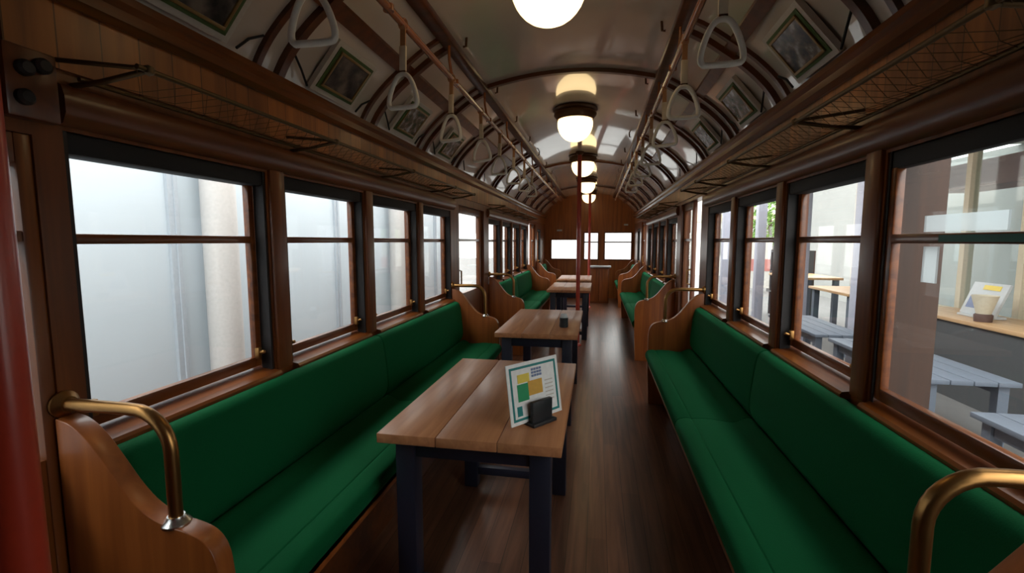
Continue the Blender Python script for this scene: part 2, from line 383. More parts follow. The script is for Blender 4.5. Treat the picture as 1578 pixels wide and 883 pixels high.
# ---- windows
wn = 0
def side_window(s, a, b, label, near=False):
    """sash set in its reveal; near=True puts the sash at the inner face over a deep timber jamb"""
    global wn; wn += 1
    r = empty('window_%d' % wn, (s * HW, (a + b) / 2, SILL)); struct(r, label, 'window')
    h = (b - a) / 2; H = WTOP - SILL
    gx = 0.018 if near else 0.062                      # depth of the glass behind the wall face
    f = lambda v: s * v
    # jambs lining the reveal
    for t in (-1, 1):
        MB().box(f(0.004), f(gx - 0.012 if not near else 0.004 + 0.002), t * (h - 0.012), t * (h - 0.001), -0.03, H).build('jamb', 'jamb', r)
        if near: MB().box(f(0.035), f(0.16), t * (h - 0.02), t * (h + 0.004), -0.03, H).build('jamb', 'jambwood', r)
    MB().box(f(0.006), f(gx + 0.02), -h + 0.012, h - 0.012, H - 0.055, H).build('blind_box', 'black', r, bevel=0.006)
    sw = 0.028
    fr = MB()
    fr.box(f(gx - 0.012), f(gx + 0.014), -h + 0.012, -h + 0.012 + sw, -0.005, H - 0.05)
    fr.box(f(gx - 0.012), f(gx + 0.014), h - 0.012 - sw, h - 0.012, -0.005, H - 0.05)
    fr.box(f(gx - 0.012), f(gx + 0.014), -h + 0.012 + sw, h - 0.012 - sw, -0.005, 0.035)
    fr.build('sash', 'trim', r, bevel=0.003)
    MB().box(f(gx - 0.016), f(gx + 0.014), -h + 0.012 + sw, h - 0.012 - sw, 0.498, 0.526).build('meeting_rail', 'trim', r, bevel=0.004)
    for z0, z1 in ((0.03, 0.50), (0.524, H - 0.05)):
        MB().box(f(gx), f(gx + 0.004), -h + 0.03, h - 0.03, z0, z1).build('pane', 'glass', r)
    # sill board, projecting into the car
    sp = [(f(-0.035), -0.052), (f(-0.035), -0.036), (f(-0.028), -0.027), (f(gx + 0.02), -0.012), (f(gx + 0.02), -0.052)]
    MB().prism(sp, -h, h).build('sill', 'trim', r)
    if not near:
        for t in (-1, 1):
            lt = MB().box(f(gx - 0.03), f(gx - 0.012), t * (h - 0.05), t * (h - 0.03), 0.03, 0.075)
            lt.tube([(f(gx - 0.03), t * (h - 0.04), 0.055), (f(gx - 0.05), t * (h - 0.04), 0.06)], 0.008, 8)
            lt.build('latch', 'brass', r, bevel=0.002)
    return r
def winlabel(i, s, sect): return '%s two-pane sash window of the %s section on the %s wall' % (ORD[i].capitalize(), sect, SIDE[s])
for s in (-1, 1):
    for i, (a, b) in enumerate(WIN):
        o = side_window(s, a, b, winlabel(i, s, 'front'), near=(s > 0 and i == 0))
        if s > 0 and i == 0: win_r1 = o
    for i, (a, b) in enumerate(WIN2): side_window(s, a, b, winlabel(i, s, 'rear'))
    for i, (a, b) in enumerate(WIN3): side_window(s, a, b, 'Last small sash window beside the far end wall on the %s' % SIDE[s])
# pillars between windows: rounded face posts proud of the wall
for s in (-1, 1):
    for sect, W in (('front', WIN), ('rear', WIN2)):
        for i in range(len(W) - 1):
            a, b = W[i][1], W[i + 1][0]
            o = MB().box(s * (HW - 0.014), s * (HW + 0.02), a + 0.012, b - 0.012, SILL - 0.03, 1.70).build('trim_pillar_' + SIDE[s], 'wall', bevel=0.006)
            struct(o, 'narrow brown pillar between the %s and %s %s windows on the %s' % (ORD[i], ORD[i + 1], sect, SIDE[s]), 'trim')
# stickers on the first right window
h1 = (WIN[0][1] - WIN[0][0]) / 2; yc1 = sum(WIN[0]) / 2
MB().box(0.012, 0.017, 1.22 - yc1, 1.49 - yc1, 0.53, 0.575).build('frosted_strip', 'frost', win_r1)['label'] = 'pale frosted strip stuck above the meeting rail'
MB().box(-0.001, 0.003, 1.12 - yc1, 1.41 - yc1, 0.503, 0.521).build('green_strip', 'gstrip', win_r1)['label'] = 'dark green strip on the meeting rail'
MB().box(0.012, 0.017, 1.43 - yc1, 1.485 - yc1, 0.39, 0.49).build('frosted_strip', 'frost', win_r1)['label'] = 'upright pale strip on the lower pane'

# end wall windows
def end_window(x0, x1, z0, z1, label, rail=True, y=Y1):
    global wn; wn += 1
    r = empty('window_%d' % wn, ((x0 + x1) / 2, y, z0)); struct(r, label, 'window')
    h = (x1 - x0) / 2; H = z1 - z0
    m = MB()
    for t in (-1, 1): m.box(t * h, t * (h - 0.03), -0.012, 0.05, 0, H)
    m.box(-h + 0.03, h - 0.03, -0.012, 0.05, 0, 0.03); m.box(-h + 0.03, h - 0.03, -0.012, 0.05, H - 0.03, H)
    m.build('frame', 'rib', r, bevel=0.003)
    if rail: MB().box(-h + 0.03, h - 0.03, 0.0, 0.04, H * 0.62, H * 0.62 + 0.03).build('meeting_rail', 'rib', r)
    MB().box(-h + 0.02, h - 0.02, 0.02, 0.025, 0.02, H - 0.02).build('pane', 'glass', r)
end_window(*EW[0], 'low wide window at the left of the far end wall', False)
end_window(*EW[1], 'narrow middle window of the far end wall')
end_window(*EW[2], 'wide window at the right of the far end wall')

# ---- doors (glazed sliding leaves)
dn = 0
def door(s, a, b, z1, label):
    global dn; dn += 1
    r = empty('door_%d' % dn, (s * (HW + (0.024 if a < 1 else 0.05)), (a + b) / 2, 0)); struct(r, label, 'door')
    h = (b - a) / 2; m = MB(); st = 0.10 if h > 0.45 else (0.034 if h > 0.3 else 0.045)
    for t in (-1, 1): m.box(-0.02, 0.02, t * h, t * (h - st), 0, z1)
    m.box(-0.02, 0.02, -h + st, h - st, 0, 0.88 if s < 0 or a < 1 else 0.55); m.box(-0.02, 0.02, -h + st, h - st, z1 - 0.07, z1)
    m.build('leaf', 'wall', r, bevel=0.004)
    MB().box(-0.016, 0.016, -h + st, h - st, 1.41, 1.435).build('meeting_rail', 'trim', r)
    MB().box(-0.003, 0.003, -h + st - 0.01, h - st + 0.01, 0.87 if s < 0 or a < 1 else 0.54, z1 - 0.06).build('pane', 'glass', r)
    MB().tube([(-s * 0.02, -h + st / 2, 0.98), (-s * 0.055, -h + st / 2, 0.99), (-s * 0.055, -h + st / 2, 1.12), (-s * 0.02, -h + st / 2, 1.13)], 0.008, 8).build('handle', 'brass', r, smooth=True)
door(-1, 0.02, 0.885, 1.66, 'glazed brown sliding door beside the near left pole')
door(-1, 4.28, 5.28, 1.76, 'glazed brown sliding door between the two left benches')
door(-1, 9.40, 9.85, 1.76, 'narrow glazed door leaf slid back beyond the rear left bench')
door(1, 0.02, 0.885, 1.80, 'glazed brown sliding door beside the near right bench end')
door(1, 4.80, 5.28, 1.80, 'narrow glazed door leaf slid back between the two right benches')
door(1, 9.40, 9.85, 1.80, 'narrow glazed door leaf slid back beyond the rear right bench')

# ------------------------------------------------------------------ benches
def end_panel(s, y0, y1, parent):
    p = [(1.095, 0.975), (1.05, 0.965), (1.0, 0.925), (0.95, 0.86), (0.90, 0.795), (0.85, 0.752), (0.79, 0.730), (0.735, 0.722), (0.69, 0.705), (0.663, 0.665), (0.655, 0.60)]
    p = smooth_prof(p, 2) + [(0.655, 0.30), (0.67, 0.002), (1.095, 0.002)]
    m = MB().prism([(s * x, z) for x, z in p], y0, y1)
    return m.build('end_panel', 'bench', parent, bevel=0.010, seg=3)
def cushion_profile(pts, r=0.0): return pts
def bench(s, a, b, label, ends=(True, True)):
    r = empty('bench_seat', (0, a, 0)); tag(r, label, 'bench', 'green velvet benches along the walls')
    L = b - a
    if ends[0]: end_panel(s, 0, 0.05, r)
    if ends[1]: end_panel(s, L - 0.05, L, r)
    mid = L / 2
    sp = [(0.655, 0.385), (0.635, 0.41), (0.630, 0.445), (0.645, 0.474), (0.685, 0.484), (0.708, 0.482), (0.714, 0.476), (0.720, 0.483), (0.80, 0.486),
          (0.88, 0.476), (0.925, 0.474), (0.955, 0.492), (0.985, 0.505), (1.01, 0.500), (1.03, 0.474), (1.03, 0.385)]
    sp = smooth_prof(sp, 1)
    for y0, y1 in ((0.052, mid - 0.003), (mid + 0.003, L - 0.052)):
        m = MB().prism([(s * x, z) for x, z in sp], y0, y1)
        m.build('seat_cushion', 'velvet', r, bevel=0.016, seg=3, angle=60)
    bp = [(1.034, 0.478), (1.012, 0.505), (0.992, 0.545), (0.992, 0.62), (1.004, 0.74), (1.014, 0.81), (1.026, 0.846), (1.05, 0.862), (1.08, 0.857), (1.092, 0.84), (1.092, 0.478)]
    bp = smooth_prof(bp, 1)
    for y0, y1 in ((0.055, mid - 0.004), (mid + 0.004, L - 0.055)):
        m = MB().prism([(s * x, z) for x, z in bp], y0, y1)
        m.build('back_cushion', 'velvet', r, bevel=0.022, seg=4, angle=60)
    MB().box(s * 0.66, s * 0.69, 0.05, L - 0.05, 0.335, 0.384).build('seat_rail', 'bench', r, bevel=0.005)
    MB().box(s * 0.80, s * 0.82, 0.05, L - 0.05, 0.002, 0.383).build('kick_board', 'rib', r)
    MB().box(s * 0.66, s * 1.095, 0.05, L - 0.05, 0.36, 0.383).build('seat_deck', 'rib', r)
    return r
BL1 = bench(-1, 0.87, 4.08, 'long green velvet bench with brown end panels under the front left windows')
BR1 = bench(1, 0.87, 4.08, 'long green velvet bench with brown end panels under the front right windows')
BL2 = bench(-1, 5.50, 8.65, 'green velvet bench under the rear left windows, behind the door')
BR2 = bench(1, 5.50, 8.65, 'green velvet bench under the rear right windows, behind the door')
bench(1, 9.95, 11.4, 'last short green bench at the far right end of the car')
bench(-1, 9.95, 11.4, 'last short green bench at the far left end of the car')

# brass grab rails at the bench ends
def grab_rail(s, y, parent):
    off = Matrix.Translation((s * HW, y, 0.72))
    pts = [(-s * 0.004, 0, 0.285)]
    pts += [(-s * 0.19, 0, 0.285)]
    for k in range(1, 9):
        a = k / 8 * math.pi / 2
        pts.append((-s * (0.21 + 0.10 * math.sin(a)), 0, 0.185 + 0.10 * math.cos(a)))
    pts += [(-s * 0.31, 0, 0.03), (-s * 0.31, 0, 0.006)]
    r = MB().tube(pts, 0.0155, 14).xf(off).build('grab_rail', 'brass', parent, smooth=True, angle=60)
    MB().lathe([(0.034, 0), (0.034, 0.006), (0.026, 0.014), (0.020, 0.02)], 18).xf(Matrix.Rotation(-s * math.pi / 2, 4, 'Y')).xf(Matrix.Translation((0, 0, 0.285))).xf(off).build('wall_flange', 'brass', r, smooth=True)
    MB().lathe([(0.032, 0), (0.032, 0.006), (0.022, 0.016), (0.019, 0.022)], 18, (-s * 0.31, 0, 0.004)).xf(off).build('foot_flange', 'steel', r, smooth=True)
    return r
for b_, s_, ys in ((BL1, -1, (0.025, 3.185)), (BR1, 1, (0.025, 3.185)), (BL2, -1, (0.025,)), (BR2, 1, (0.025,))):
    for y in ys: grab_rail(s_, y, b_)

# ------------------------------------------------------------------ red poles
def pole(x, y, label):
    r = empty('grab_pole', (x, y, 0)); tag(r, label, 'pole', 'red grab poles')
    zt = ceil_z(x) - 0.003
    MB().lathe([(0.027, 0.02), (0.027, zt - 0.02)], 20).build('pole', 'red', r, smooth=True)
    MB().lathe([(0.055, 0.001), (0.055, 0.012), (0.04, 0.03), (0.03, 0.04)], 20).build('foot_flange', 'red', r, smooth=True)
    MB().lathe([(0.03, zt - 0.04), (0.04, zt - 0.03), (0.055, zt - 0.012), (0.055, zt)], 20).build('ceiling_flange', 'bronze', r, smooth=True)
pole(-0.035, 6.20, 'red pole in the aisle in front of the third table')
pole(0.045, 9.85, 'red pole at the far end behind the last table')
pole(-0.545, 0.45, 'red pole close to the viewer at the left edge')

# ------------------------------------------------------------------ tables
def table(x0, x1, y0, y1, label):
    r = empty('dining_table', ((x0 + x1) / 2, (y0 + y1) / 2, 0)); tag(r, label, 'table', 'dining tables in a row along the aisle')
    hx, hy = (x1 - x0) / 2, (y1 - y0) / 2
    n = 3; wd = 2 * hx / n
    t = MB()
    for i in range(n): t.box(-hx + i * wd + 0.0012, -hx + (i + 1) * wd - 0.0012, -hy, hy, 0.684, 0.72)
    t.build('tabletop', 'tabletop', r, bevel=0.003)
    lw = 0.075; ix, iy = 0.045, 0.06
    for sx in (-1, 1):
        for sy in (-1, 1):
            cx, cy = sx * (hx - ix - lw / 2), sy * (hy - iy - lw / 2)
            MB().box(cx - lw / 2, cx + lw / 2, cy - lw / 2, cy + lw / 2, 0.001, 0.6835).build('leg', 'navy', r, bevel=0.004)
    a = MB(); ex, ey = hx - ix - lw, hy - iy - lw
    for sy in (-1, 1): a.box(-ex, ex, sy * (hy - iy - 0.015), sy * (hy - iy - 0.04), 0.605, 0.683)
    for sx in (-1, 1): a.box(sx * (hx - ix - 0.015), sx * (hx - ix - 0.04), -ey, ey, 0.605, 0.683)
    a.build('apron', 'navy', r, bevel=0.003)
    for sy in (-1, 1):
        MB().box(-ex, ex, sy * (hy - iy - lw / 2) - 0.02, sy * (hy - iy - lw / 2) + 0.02, 0.07, 0.115).build('stretcher', 'navy', r, bevel=0.003)
    return r
table(-0.565, 0.105, 1.485, 2.575, 'nearest table, tan planked top on navy legs, holding the menu card')
table(-0.55, 0.08, 3.36, 4.61, 'second table from the front, tan top on navy legs, with a small dark pot')
table(-0.49, 0.13, 6.50, 7.75, 'third table from the front, behind the red aisle pole')
table(-0.50, 0.11, 8.20, 9.45, 'fourth table from the front, last of the navy legged row')

# menu card in its holder
r = empty('menu_stand', (-0.005, 1.70, 0.72), math.radians(52)); tag(r, 'white menu card with teal border in a black block on the nearest table', 'menu stand')
def on_card(m): return m.xf(Matrix.Translation((0, -0.004, 0.012)) @ Matrix.Rotation(math.radians(-9), 4, 'X') @ Matrix.Rotation(math.radians(0), 4, 'Y'))
cw, ch = 0.135, 0.225
card = on_card(MB().box(-cw, cw, 0, 0.004, 0, ch)).build('card', 'paper', r)
b = MB(); e = 0.013; t = 0.009
b.box(-cw + e, cw - e, -0.0012, 0, ch - e - t, ch - e); b.box(-cw + e, cw - e, -0.0012, 0, e, e + t)
b.box(-cw + e, -cw + e + t, -0.0012, 0, e + t, ch - e - t); b.box(cw - e - t, cw - e, -0.0012, 0, e + t, ch - e - t)
on_card(b).build('border', 'teal', card)
def blk(x0, x1, z0, z1, mt, nm): on_card(MB().box(x0, x1, -0.0015, 0, z0, z1)).build(nm, mt, card)
blk(-0.085, -0.025, 0.150, 0.182, 'yellow', 'yellow_patch'); blk(-0.035, 0.04, 0.095, 0.150, 'orange', 'orange_patch')
blk(-0.09, -0.035, 0.082, 0.146, 'green', 'green_patch')
g = MB()
for zz in (0.162, 0.174, 0.186):
    for kx in range(4): g.box(-0.012 + kx * 0.014, -0.001 + kx * 0.014, -0.0015, 0, zz, zz + 0.009)
on_card(g).build('headline', 'slate', card)
blk(-0.10, -0.075, 0.030, 0.066, 'teal', 'teal_patch')
g = MB()
for zz in (0.06, 0.075, 0.09, 0.105, 0.12, 0.135): g.box(0.055, 0.098, -0.0012, 0, zz, zz + 0.004)
on_card(g).build('fine_print', 'pale', card)
MB().box(-0.062, 0.062, -0.045, 0.045, 0.0005, 0.014).build('base', 'block', r, bevel=0.003)
MB().box(-0.052, 0.052, -0.03, -0.012, 0.012, 0.092).build('front_block', 'block', r, bevel=0.003)
MB().box(-0.052, 0.052, 0.012, 0.028, 0.012, 0.06).build('rear_block', 'block', r, bevel=0.003)

# small pot on the second table
r = empty('condiment_pot', (-0.045, 3.68, 0.72)); tag(r, 'small dark pot with a pale top on the second table', 'pot')
MB().lathe([(0.0, 0.001), (0.034, 0.001), (0.037, 0.012), (0.034, 0.05), (0.036, 0.075), (0.031, 0.078), (0.028, 0.06), (0.0, 0.058)], 20).build('body', 'jar', r, smooth=True)
MB().lathe([(0.0, 0.059), (0.026, 0.061), (0.03, 0.085), (0.022, 0.108), (0.0, 0.112)], 18).build('top', 'film', r, smooth=True)

# ticket cabinet at the far end
r = empty('ticket_cabinet', (0.265, 10.72, 0)); tag(r, 'dark brown cabinet with a pale top at the far end of the aisle', 'cabinet')
MB().box(-0.26, 0.26, -0.15, 0.15, 0.82, 0.85).build('top', 'film', r, bevel=0.004)
MB().box(-0.22, 0.22, -0.12, 0.13, 0.002, 0.82).build('body', 'rib', r, bevel=0.004)
for t in (-1, 1): MB().box(t * 0.01, t * 0.20, -0.135, -0.12, 0.05, 0.78).build('door', 'wall', r, bevel=0.004)

# ------------------------------------------------------------------ ceiling lamps
def lamp(y, label):
    r = empty('ceiling_lamp', (0, y, 2.575)); tag(r, label, 'lamp', 'round opal ceiling lamps')
    MB().lathe([(0.0, 0.0), (0.19, -0.006), (0.195, -0.022), (0.178, -0.036), (0.186, -0.05), (0.186, -0.066), (0.168, -0.084), (0.158, -0.105), (0.14, -0.105), (0.14, -0.03), (0.0, -0.03)], 40).build('rim', 'bronze', r, smooth=True, angle=50)
    p = [(0.138, -0.09), (0.152, -0.11), (0.156, -0.14), (0.15, -0.18), (0.13, -0.225), (0.095, -0.263), (0.05, -0.285), (0.0, -0.292)]
    MB().lathe(smooth_prof(p, 1), 40).build('globe', 'globe', r, smooth=True, angle=80)
for i, y in enumerate((1.95, 4.2, 6.45, 8.7, 10.9)):
    lamp(y, ['nearest and largest round opal ceiling lamp', 'second round opal ceiling lamp, with a bronze rim, over the second table', 'third round opal ceiling lamp, above the red aisle pole', 'fourth round opal ceiling lamp along the ceiling', 'farthest opal ceiling lamp near the end wall'][i])

# ------------------------------------------------------------------ strap rails and hanging straps
RODX, RODZ = 0.565, 2.27
for s in (-1, 1):
    r = empty('strap_rail', (s * RODX, 0, RODZ)); tag(r, 'long round brown wooden strap rail hung under the %s ceiling beam' % SIDE[s], 'handrail')
    MB().tube([(0, 0.6, 0), (0, 9.9, 0)], 0.015, 12).build('rod', 'rod', r, smooth=True, angle=60)
    for yc in RIBS[1:-2]:
        m = MB().tube([(s * 0.03, yc, 0.19), (s * 0.03, yc, 0.12), (s * 0.02, yc, 0.05), (0, yc, 0.012)], 0.008, 8)
        m.lathe([(0.02, -0.012), (0.02, 0.012)], 12, (0, yc, 0))
        m.build('hanger', 'rod', r, smooth=True)
    for yc in RIBS[1:-2]:
        MB().tube([(-s * 0.035, yc + 0.05, 0.20), (-s * 0.05, yc + 0.05, 0.20), (-s * 0.055, yc + 0.05, 0.27)], 0.007, 8).build('hook', 'bronze', r, smooth=True)
def make_strap():
    r = empty('hanging_strap')
    st = MB()
    lp = [(0.0, 0.0195 * math.cos(a), 0.0195 * math.sin(a)) for a in [k * math.pi / 6 for k in range(12)]]
    st.tube(lp, 0.0035, 8, True)
    for v in st.bm.verts: v.co.x *= 4.0
    st.box(-0.011, 0.011, -0.003, 0.003, -0.190, -0.014)
    st.build('strap', 'leather', r, smooth=True)
    MB().box(-0.014, 0.014, -0.006, 0.006, -0.182, -0.085).build('sleeve', 'webbing', r, bevel=0.002)
    MB().box(-0.014, 0.014, -0.007, 0.007, -0.196, -0.182).build('clip', 'bronze', r, bevel=0.002)
    pts = []
    A = [(-0.052, -0.325), (-0.062, -0.315), (-0.062, -0.292), (-0.050, -0.250), (-0.032, -0.212), (-0.013, -0.194), (0.013, -0.194), (0.032, -0.212), (0.050, -0.250), (0.062, -0.292), (0.062, -0.315), (0.052, -0.325)]
    A = smooth_prof(A + [A[0]], 2)[:-1]
    MB().tube([(x, 0, z) for x, z in A], 0.0095, 10, True, flat=(0, 1, 0)).build('ring', 'ring', r, smooth=True)
    return r
proto = make_strap(); first = True
for s in (-1, 1):
    ys = [(1.19 if s < 0 else 0.92) + 0.62 * k for k in range(8)]
    for i, y in enumerate(ys):
        o = proto if first else copy_tree(proto)
        first = False
        o.location = (s * RODX, y, RODZ)
        o.rotation_euler = (random.uniform(-.05, .05), random.uniform(-.04, .04), random.uniform(-.3, .3))
        tag(o, '%s white triangular strap hanging from the %s strap rail%s' % (ORD[i].capitalize(), SIDE[s], '' if i == 0 else ', counted from the front'), 'strap', 'hanging straps')

# ------------------------------------------------------------------ luggage racks
def rack(s, a, b, label):
    r = empty('luggage_rack', (s * HW, a, 1.80)); tag(r, label, 'luggage rack', 'luggage racks above the windows')
    L = b - a; fx, fz = -s * 0.20, 0.035
    MB().tube([(fx, 0, fz), (fx, L, fz)], 0.007, 8).build('front_rail', 'rackmetal', r, smooth=True, angle=60)
    MB().tube([(-s * 0.025, 0, 0.015), (-s * 0.025, L, 0.015)], 0.006, 8).build('back_rail', 'rackmetal', r, smooth=True, angle=60)
    n = int(round(L / 0.845)) + 1
    for k in range(n):
        y = min(L, k * 0.845 + 0.03)
        m = MB().tube([(-s * 0.002, y - 0.03, 0.0), (-s * 0.08, y - 0.02, 0.008), (fx, y, fz)], 0.0075, 8)
        m.tube([(-s * 0.002, y - 0.07, 0.05), (fx, y, fz + 0.004)], 0.006, 8)
        m.lathe([(0.0, -0.014), (0.012, -0.008), (0.012, 0.008), (0.0, 0.014)], 10, (fx, y, fz))
        m.build('bracket', 'rackmetal', r, smooth=True, angle=60)
    net = MB(); k = 0; st = 0.052
    while (k + 4) * st < L:
        y = k * st
        net.tube([(fx, y, fz), (-s * 0.11, y + 1.6 * st, 0.004), (-s * 0.025, y + 3 * st, 0.015)], 0.0009, 4)
        net.tube([(fx, y + 3 * st, fz), (-s * 0.11, y + 1.6 * st, 0.004), (-s * 0.025, y, 0.015)], 0.0009, 4)
        k += 1
    net.build('netting', 'cord', r)
for s in (-1, 1):
    rack(s, 0.98, 4.12, 'brass and cord luggage rack above the front %s windows' % SIDE[s])
    rack(s, 5.50, 8.64, 'brass and cord luggage rack above the rear %s windows' % SIDE[s])

# ------------------------------------------------------------------ framed pictures on the coves
def frame(s, y, k, label):
    x, z = 0.988, 2.192
    r = empty('framed_picture', (s * x, y, z)); tag(r, label, 'picture', 'framed pictures on the ceiling coves')
    ang = math.atan2(2.277 - 2.115, 1.05 - 0.915)          # slope of the cove here
    # local: u along y, v up the cove, n into the car
    v = Vector((-s * math.cos(ang), 0, math.sin(ang))); u = Vector((0, 1, 0)); nn = Vector((-s * math.sin(ang), 0, -math.cos(ang)))
    R = Matrix(((u.x, v.x, nn.x, 0), (u.y, v.y, nn.y, 0), (u.z, v.z, nn.z, 0), (0, 0, 0, 1)))
    def q(m, o=0.006): return m.xf(R @ Matrix.Translation((0, 0, o)))
    W_, H_ = 0.172, 0.125
    q(MB().box(-W_, W_, -H_, H_, -0.016, 0.006)).build('backing', 'pale', r)
    q(MB().box(-W_ + .024, W_ - .024, -H_ + .022, H_ - .022, 0.006, 0.010)).build('mount', 'mat', r)
    a, b = W_ - 0.042, H_ - 0.036; t = 0.012
    m = MB()
    m.box(-a, a, b - t, b, 0.010, 0.018); m.box(-a, a, -b, -b + t, 0.010, 0.018)
    m.box(-a, -a + t, -b + t, b - t, 0.010, 0.018); m.box(a - t, a, -b + t, b - t, 0.010, 0.018)
    q(m).build('frame', 'gold', r, bevel=0.002)
    q(MB().box(-a + t, a - t, -b + t, b - t, 0.010, 0.013)).build('print', PIC[k % 3], r)
bays = [1.28, 2.09, 2.89, 3.70]
for s in (-1, 1):
    for i, y in enumerate(bays):
        frame(s, y, (0, 0, 2, 2, 1, 2, 1)[i] if s < 0 else (0, 1, 2, 1, 2, 0, 1)[i], '%s framed picture from the front on the %s ceiling cove' % (ORD[i].capitalize(), SIDE[s]))
# slim dark stays that spring from the cornice to each rib
for s in (-1, 1):
    for i, yc in enumerate(RIBS[1:7]):
        for t in (-1, 1):
            o = MB().tube([(s * 1.045, yc + t * 0.20, 2.085), (s * 1.035, yc + t * 0.15, 2.135), (s * 1.02, yc + t * 0.09, 2.17)], 0.005, 6).build('picture_stay', 'black', smooth=True)
            tag(o, 'thin black stay bar at a rib foot in the %s ceiling cove' % SIDE[s], 'bracket', 'stay bars at the %s rib feet' % SIDE[s])

# wall block with round bosses above the near left pillar, and small plates on the end wall
r = empty('fuse_block', (-HW, 0.90, 1.74)); tag(r, 'dark wooden block with round bosses above the near left pillar', 'wall block')
MB().box(0.001, 0.03, -0.075, 0.03, -0.05, 0.11).build('block', 'rib', r, bevel=0.006)
for dy, dz in ((-0.04, 0.06), (-0.045, -0.005), (-0.005, 0.075)):
    MB().lathe([(0.0, 0.0), (0.018, 0.0), (0.018, 0.012), (0.012, 0.018), (0.0, 0.018)], 14).xf(Matrix.Rotation(math.pi / 2, 4, 'Y')).xf(Matrix.Translation((0.03, dy, dz))).build('boss', 'jamb', r, smooth=True)
o = MB().box(-0.79, -0.66, Y1 - 0.012, Y1 - 0.001, 1.66, 1.70).build('name_plate', 'film', bevel=0.002); tag(o, 'small pale plate on the far end wall above its left window', 'plate')
o = MB().box(0.84, 0.94, Y1 - 0.012, Y1 - 0.001, 1.79, 1.83).build('name_plate', 'film', bevel=0.002); tag(o, 'small pale plate on the far end wall above its right window', 'plate')

# ------------------------------------------------------------------ outside, left: pale clad wall with a pipe
GZ = -0.06
struct(MB().box(-12, 14, -8, 40, GZ - 0.1, GZ).build('ground', 'paving'), 'grey paving around the tram car', 'ground')
LX = -2.19
struct(MB().box(LX - 0.2, LX, -3, 7.4, GZ, 2.6).build('wall_outside', 'panel'), 'pale clad wall of the neighbouring building outside the left windows', 'wall')
for y, lb in ((2.27, 'nearest left window'), (3.95, 'second left window'), (5.25, 'third left window'), (6.6, 'fourth left window')):
    o = MB().box(LX, LX + 0.02, y - 0.045, y - 0.012, GZ, 2.6).box(LX, LX + 0.03, y - 0.012, y + 0.012, GZ, 2.6).build('trim_cladding', 'seam')
    struct(o, 'grey cladding joint outside the ' + lb, 'trim')
for y, lb in ((2.47, 'nearest left window'), (5.03, 'third left window')):
    o = empty('drain_pipe', (LX + 0.12, y, GZ)); tag(o, 'thick pale round pipe outside the ' + lb, 'pipe', 'round pipes outside the left windows')
    MB().lathe([(0.095, 0.001), (0.095, 2.62)], 24).build('pipe', 'pipe', o, smooth=True)
    for z in (0.6, 2.3): MB().lathe([(0.096, z), (0.103, z + .004), (0.103, z + 0.036), (0.096, z + 0.04)], 24).build('collar', 'pipe', o, smooth=True)

# ------------------------------------------------------------------ outside, right: shop terrace
def outdoor_bench(x0, x1, y0, y1, h, label):
    r = empty('outdoor_bench', ((x0 + x1) / 2, (y0 + y1) / 2, GZ)); tag(r, label, 'outdoor bench', 'blue grey benches outside the right windows')
    hx, hy, H = (x1 - x0) / 2, (y1 - y0) / 2, h - GZ
    t = MB(); n = 4; wd = 2 * hx / n
    for i in range(n): t.box(-hx + i * wd + 0.003, -hx + (i + 1) * wd - 0.003, -hy, hy, H - 0.03, H)
    t.build('seat', 'bgrey', r, bevel=0.003)
    for sx in (-1, 1):
        for sy in (-1, 1):
            MB().box(sx * (hx - 0.03), sx * (hx - 0.09), sy * (hy - 0.05), sy * (hy - 0.11), 0.001, H - 0.031).build('leg', 'bgrey', r)
    m = MB()
    for sx in (-1, 1): m.box(sx * (hx - 0.04), sx * (hx - 0.07), -hy + 0.12, hy - 0.12, H - 0.10, H - 0.031)
    m.build('apron', 'bgrey', r)
outdoor_bench(2.30, 2.82, 3.30, 4.60, 0.53, 'blue grey bench outside the nearest right window')
outdoor_bench(2.30, 2.78, 4.85, 6.10, 0.51, 'blue grey bench outside the second right window')
outdoor_bench(2.30, 2.82, 1.70, 2.95, 0.45, 'low blue grey bench outside at the right edge of the view')
for y, lb in ((5.55, 'second right window'), (7.05, 'second right window, farther back'), (8.75, 'third right window'), (11.0, 'rear right door')):
    r = empty('canopy_post', (3.02, y, GZ)); tag(r, 'lavender grey steel post seen through the ' + lb, 'post', 'steel posts outside')
    MB().box(-0.07, 0.07, -0.07, 0.07, 0.012, 2.62).build('shaft', 'post', r, bevel=0.008)
    MB().box(-0.11, 0.11, -0.11, 0.11, 0.001, 0.012).build('base_plate', 'post', r)
# counter with timber top
r = empty('shop_counter', (3.75, 4.75, GZ)); tag(r, 'charcoal counter with a pine top outside the nearest right window', 'counter')
MB().box(-0.25, 0.25, -1.7, 1.0, 0.001, 0.72).build('front', 'dark', r)
MB().box(-0.28, 0.28, -1.73, 1.03, 0.721, 0.755).build('countertop', 'pine', r, bevel=0.004)
def pine_table(x, y, hx, hy, h, label):
    r = empty('terrace_table', (x, y, GZ)); tag(r, label, 'table', 'pine topped terrace tables')
    H = h - GZ
    MB().box(-hx, hx, -hy, hy, H - 0.035, H).build('tabletop', 'pine', r, bevel=0.004)
    for sx in (-1, 1):
        for sy in (-1, 1): MB().box(sx * (hx - 0.04), sx * (hx - 0.11), sy * (hy - 0.04), sy * (hy - 0.11), 0.001, H - 0.036).build('leg', 'bgrey', r)
pine_table(3.62, 6.85, 0.35, 0.55, 0.76, 'pine topped terrace table outside the second right window, nearer one')
pine_table(3.62, 8.45, 0.35, 0.55, 0.84, 'pine topped terrace table outside the second right window, farther one')
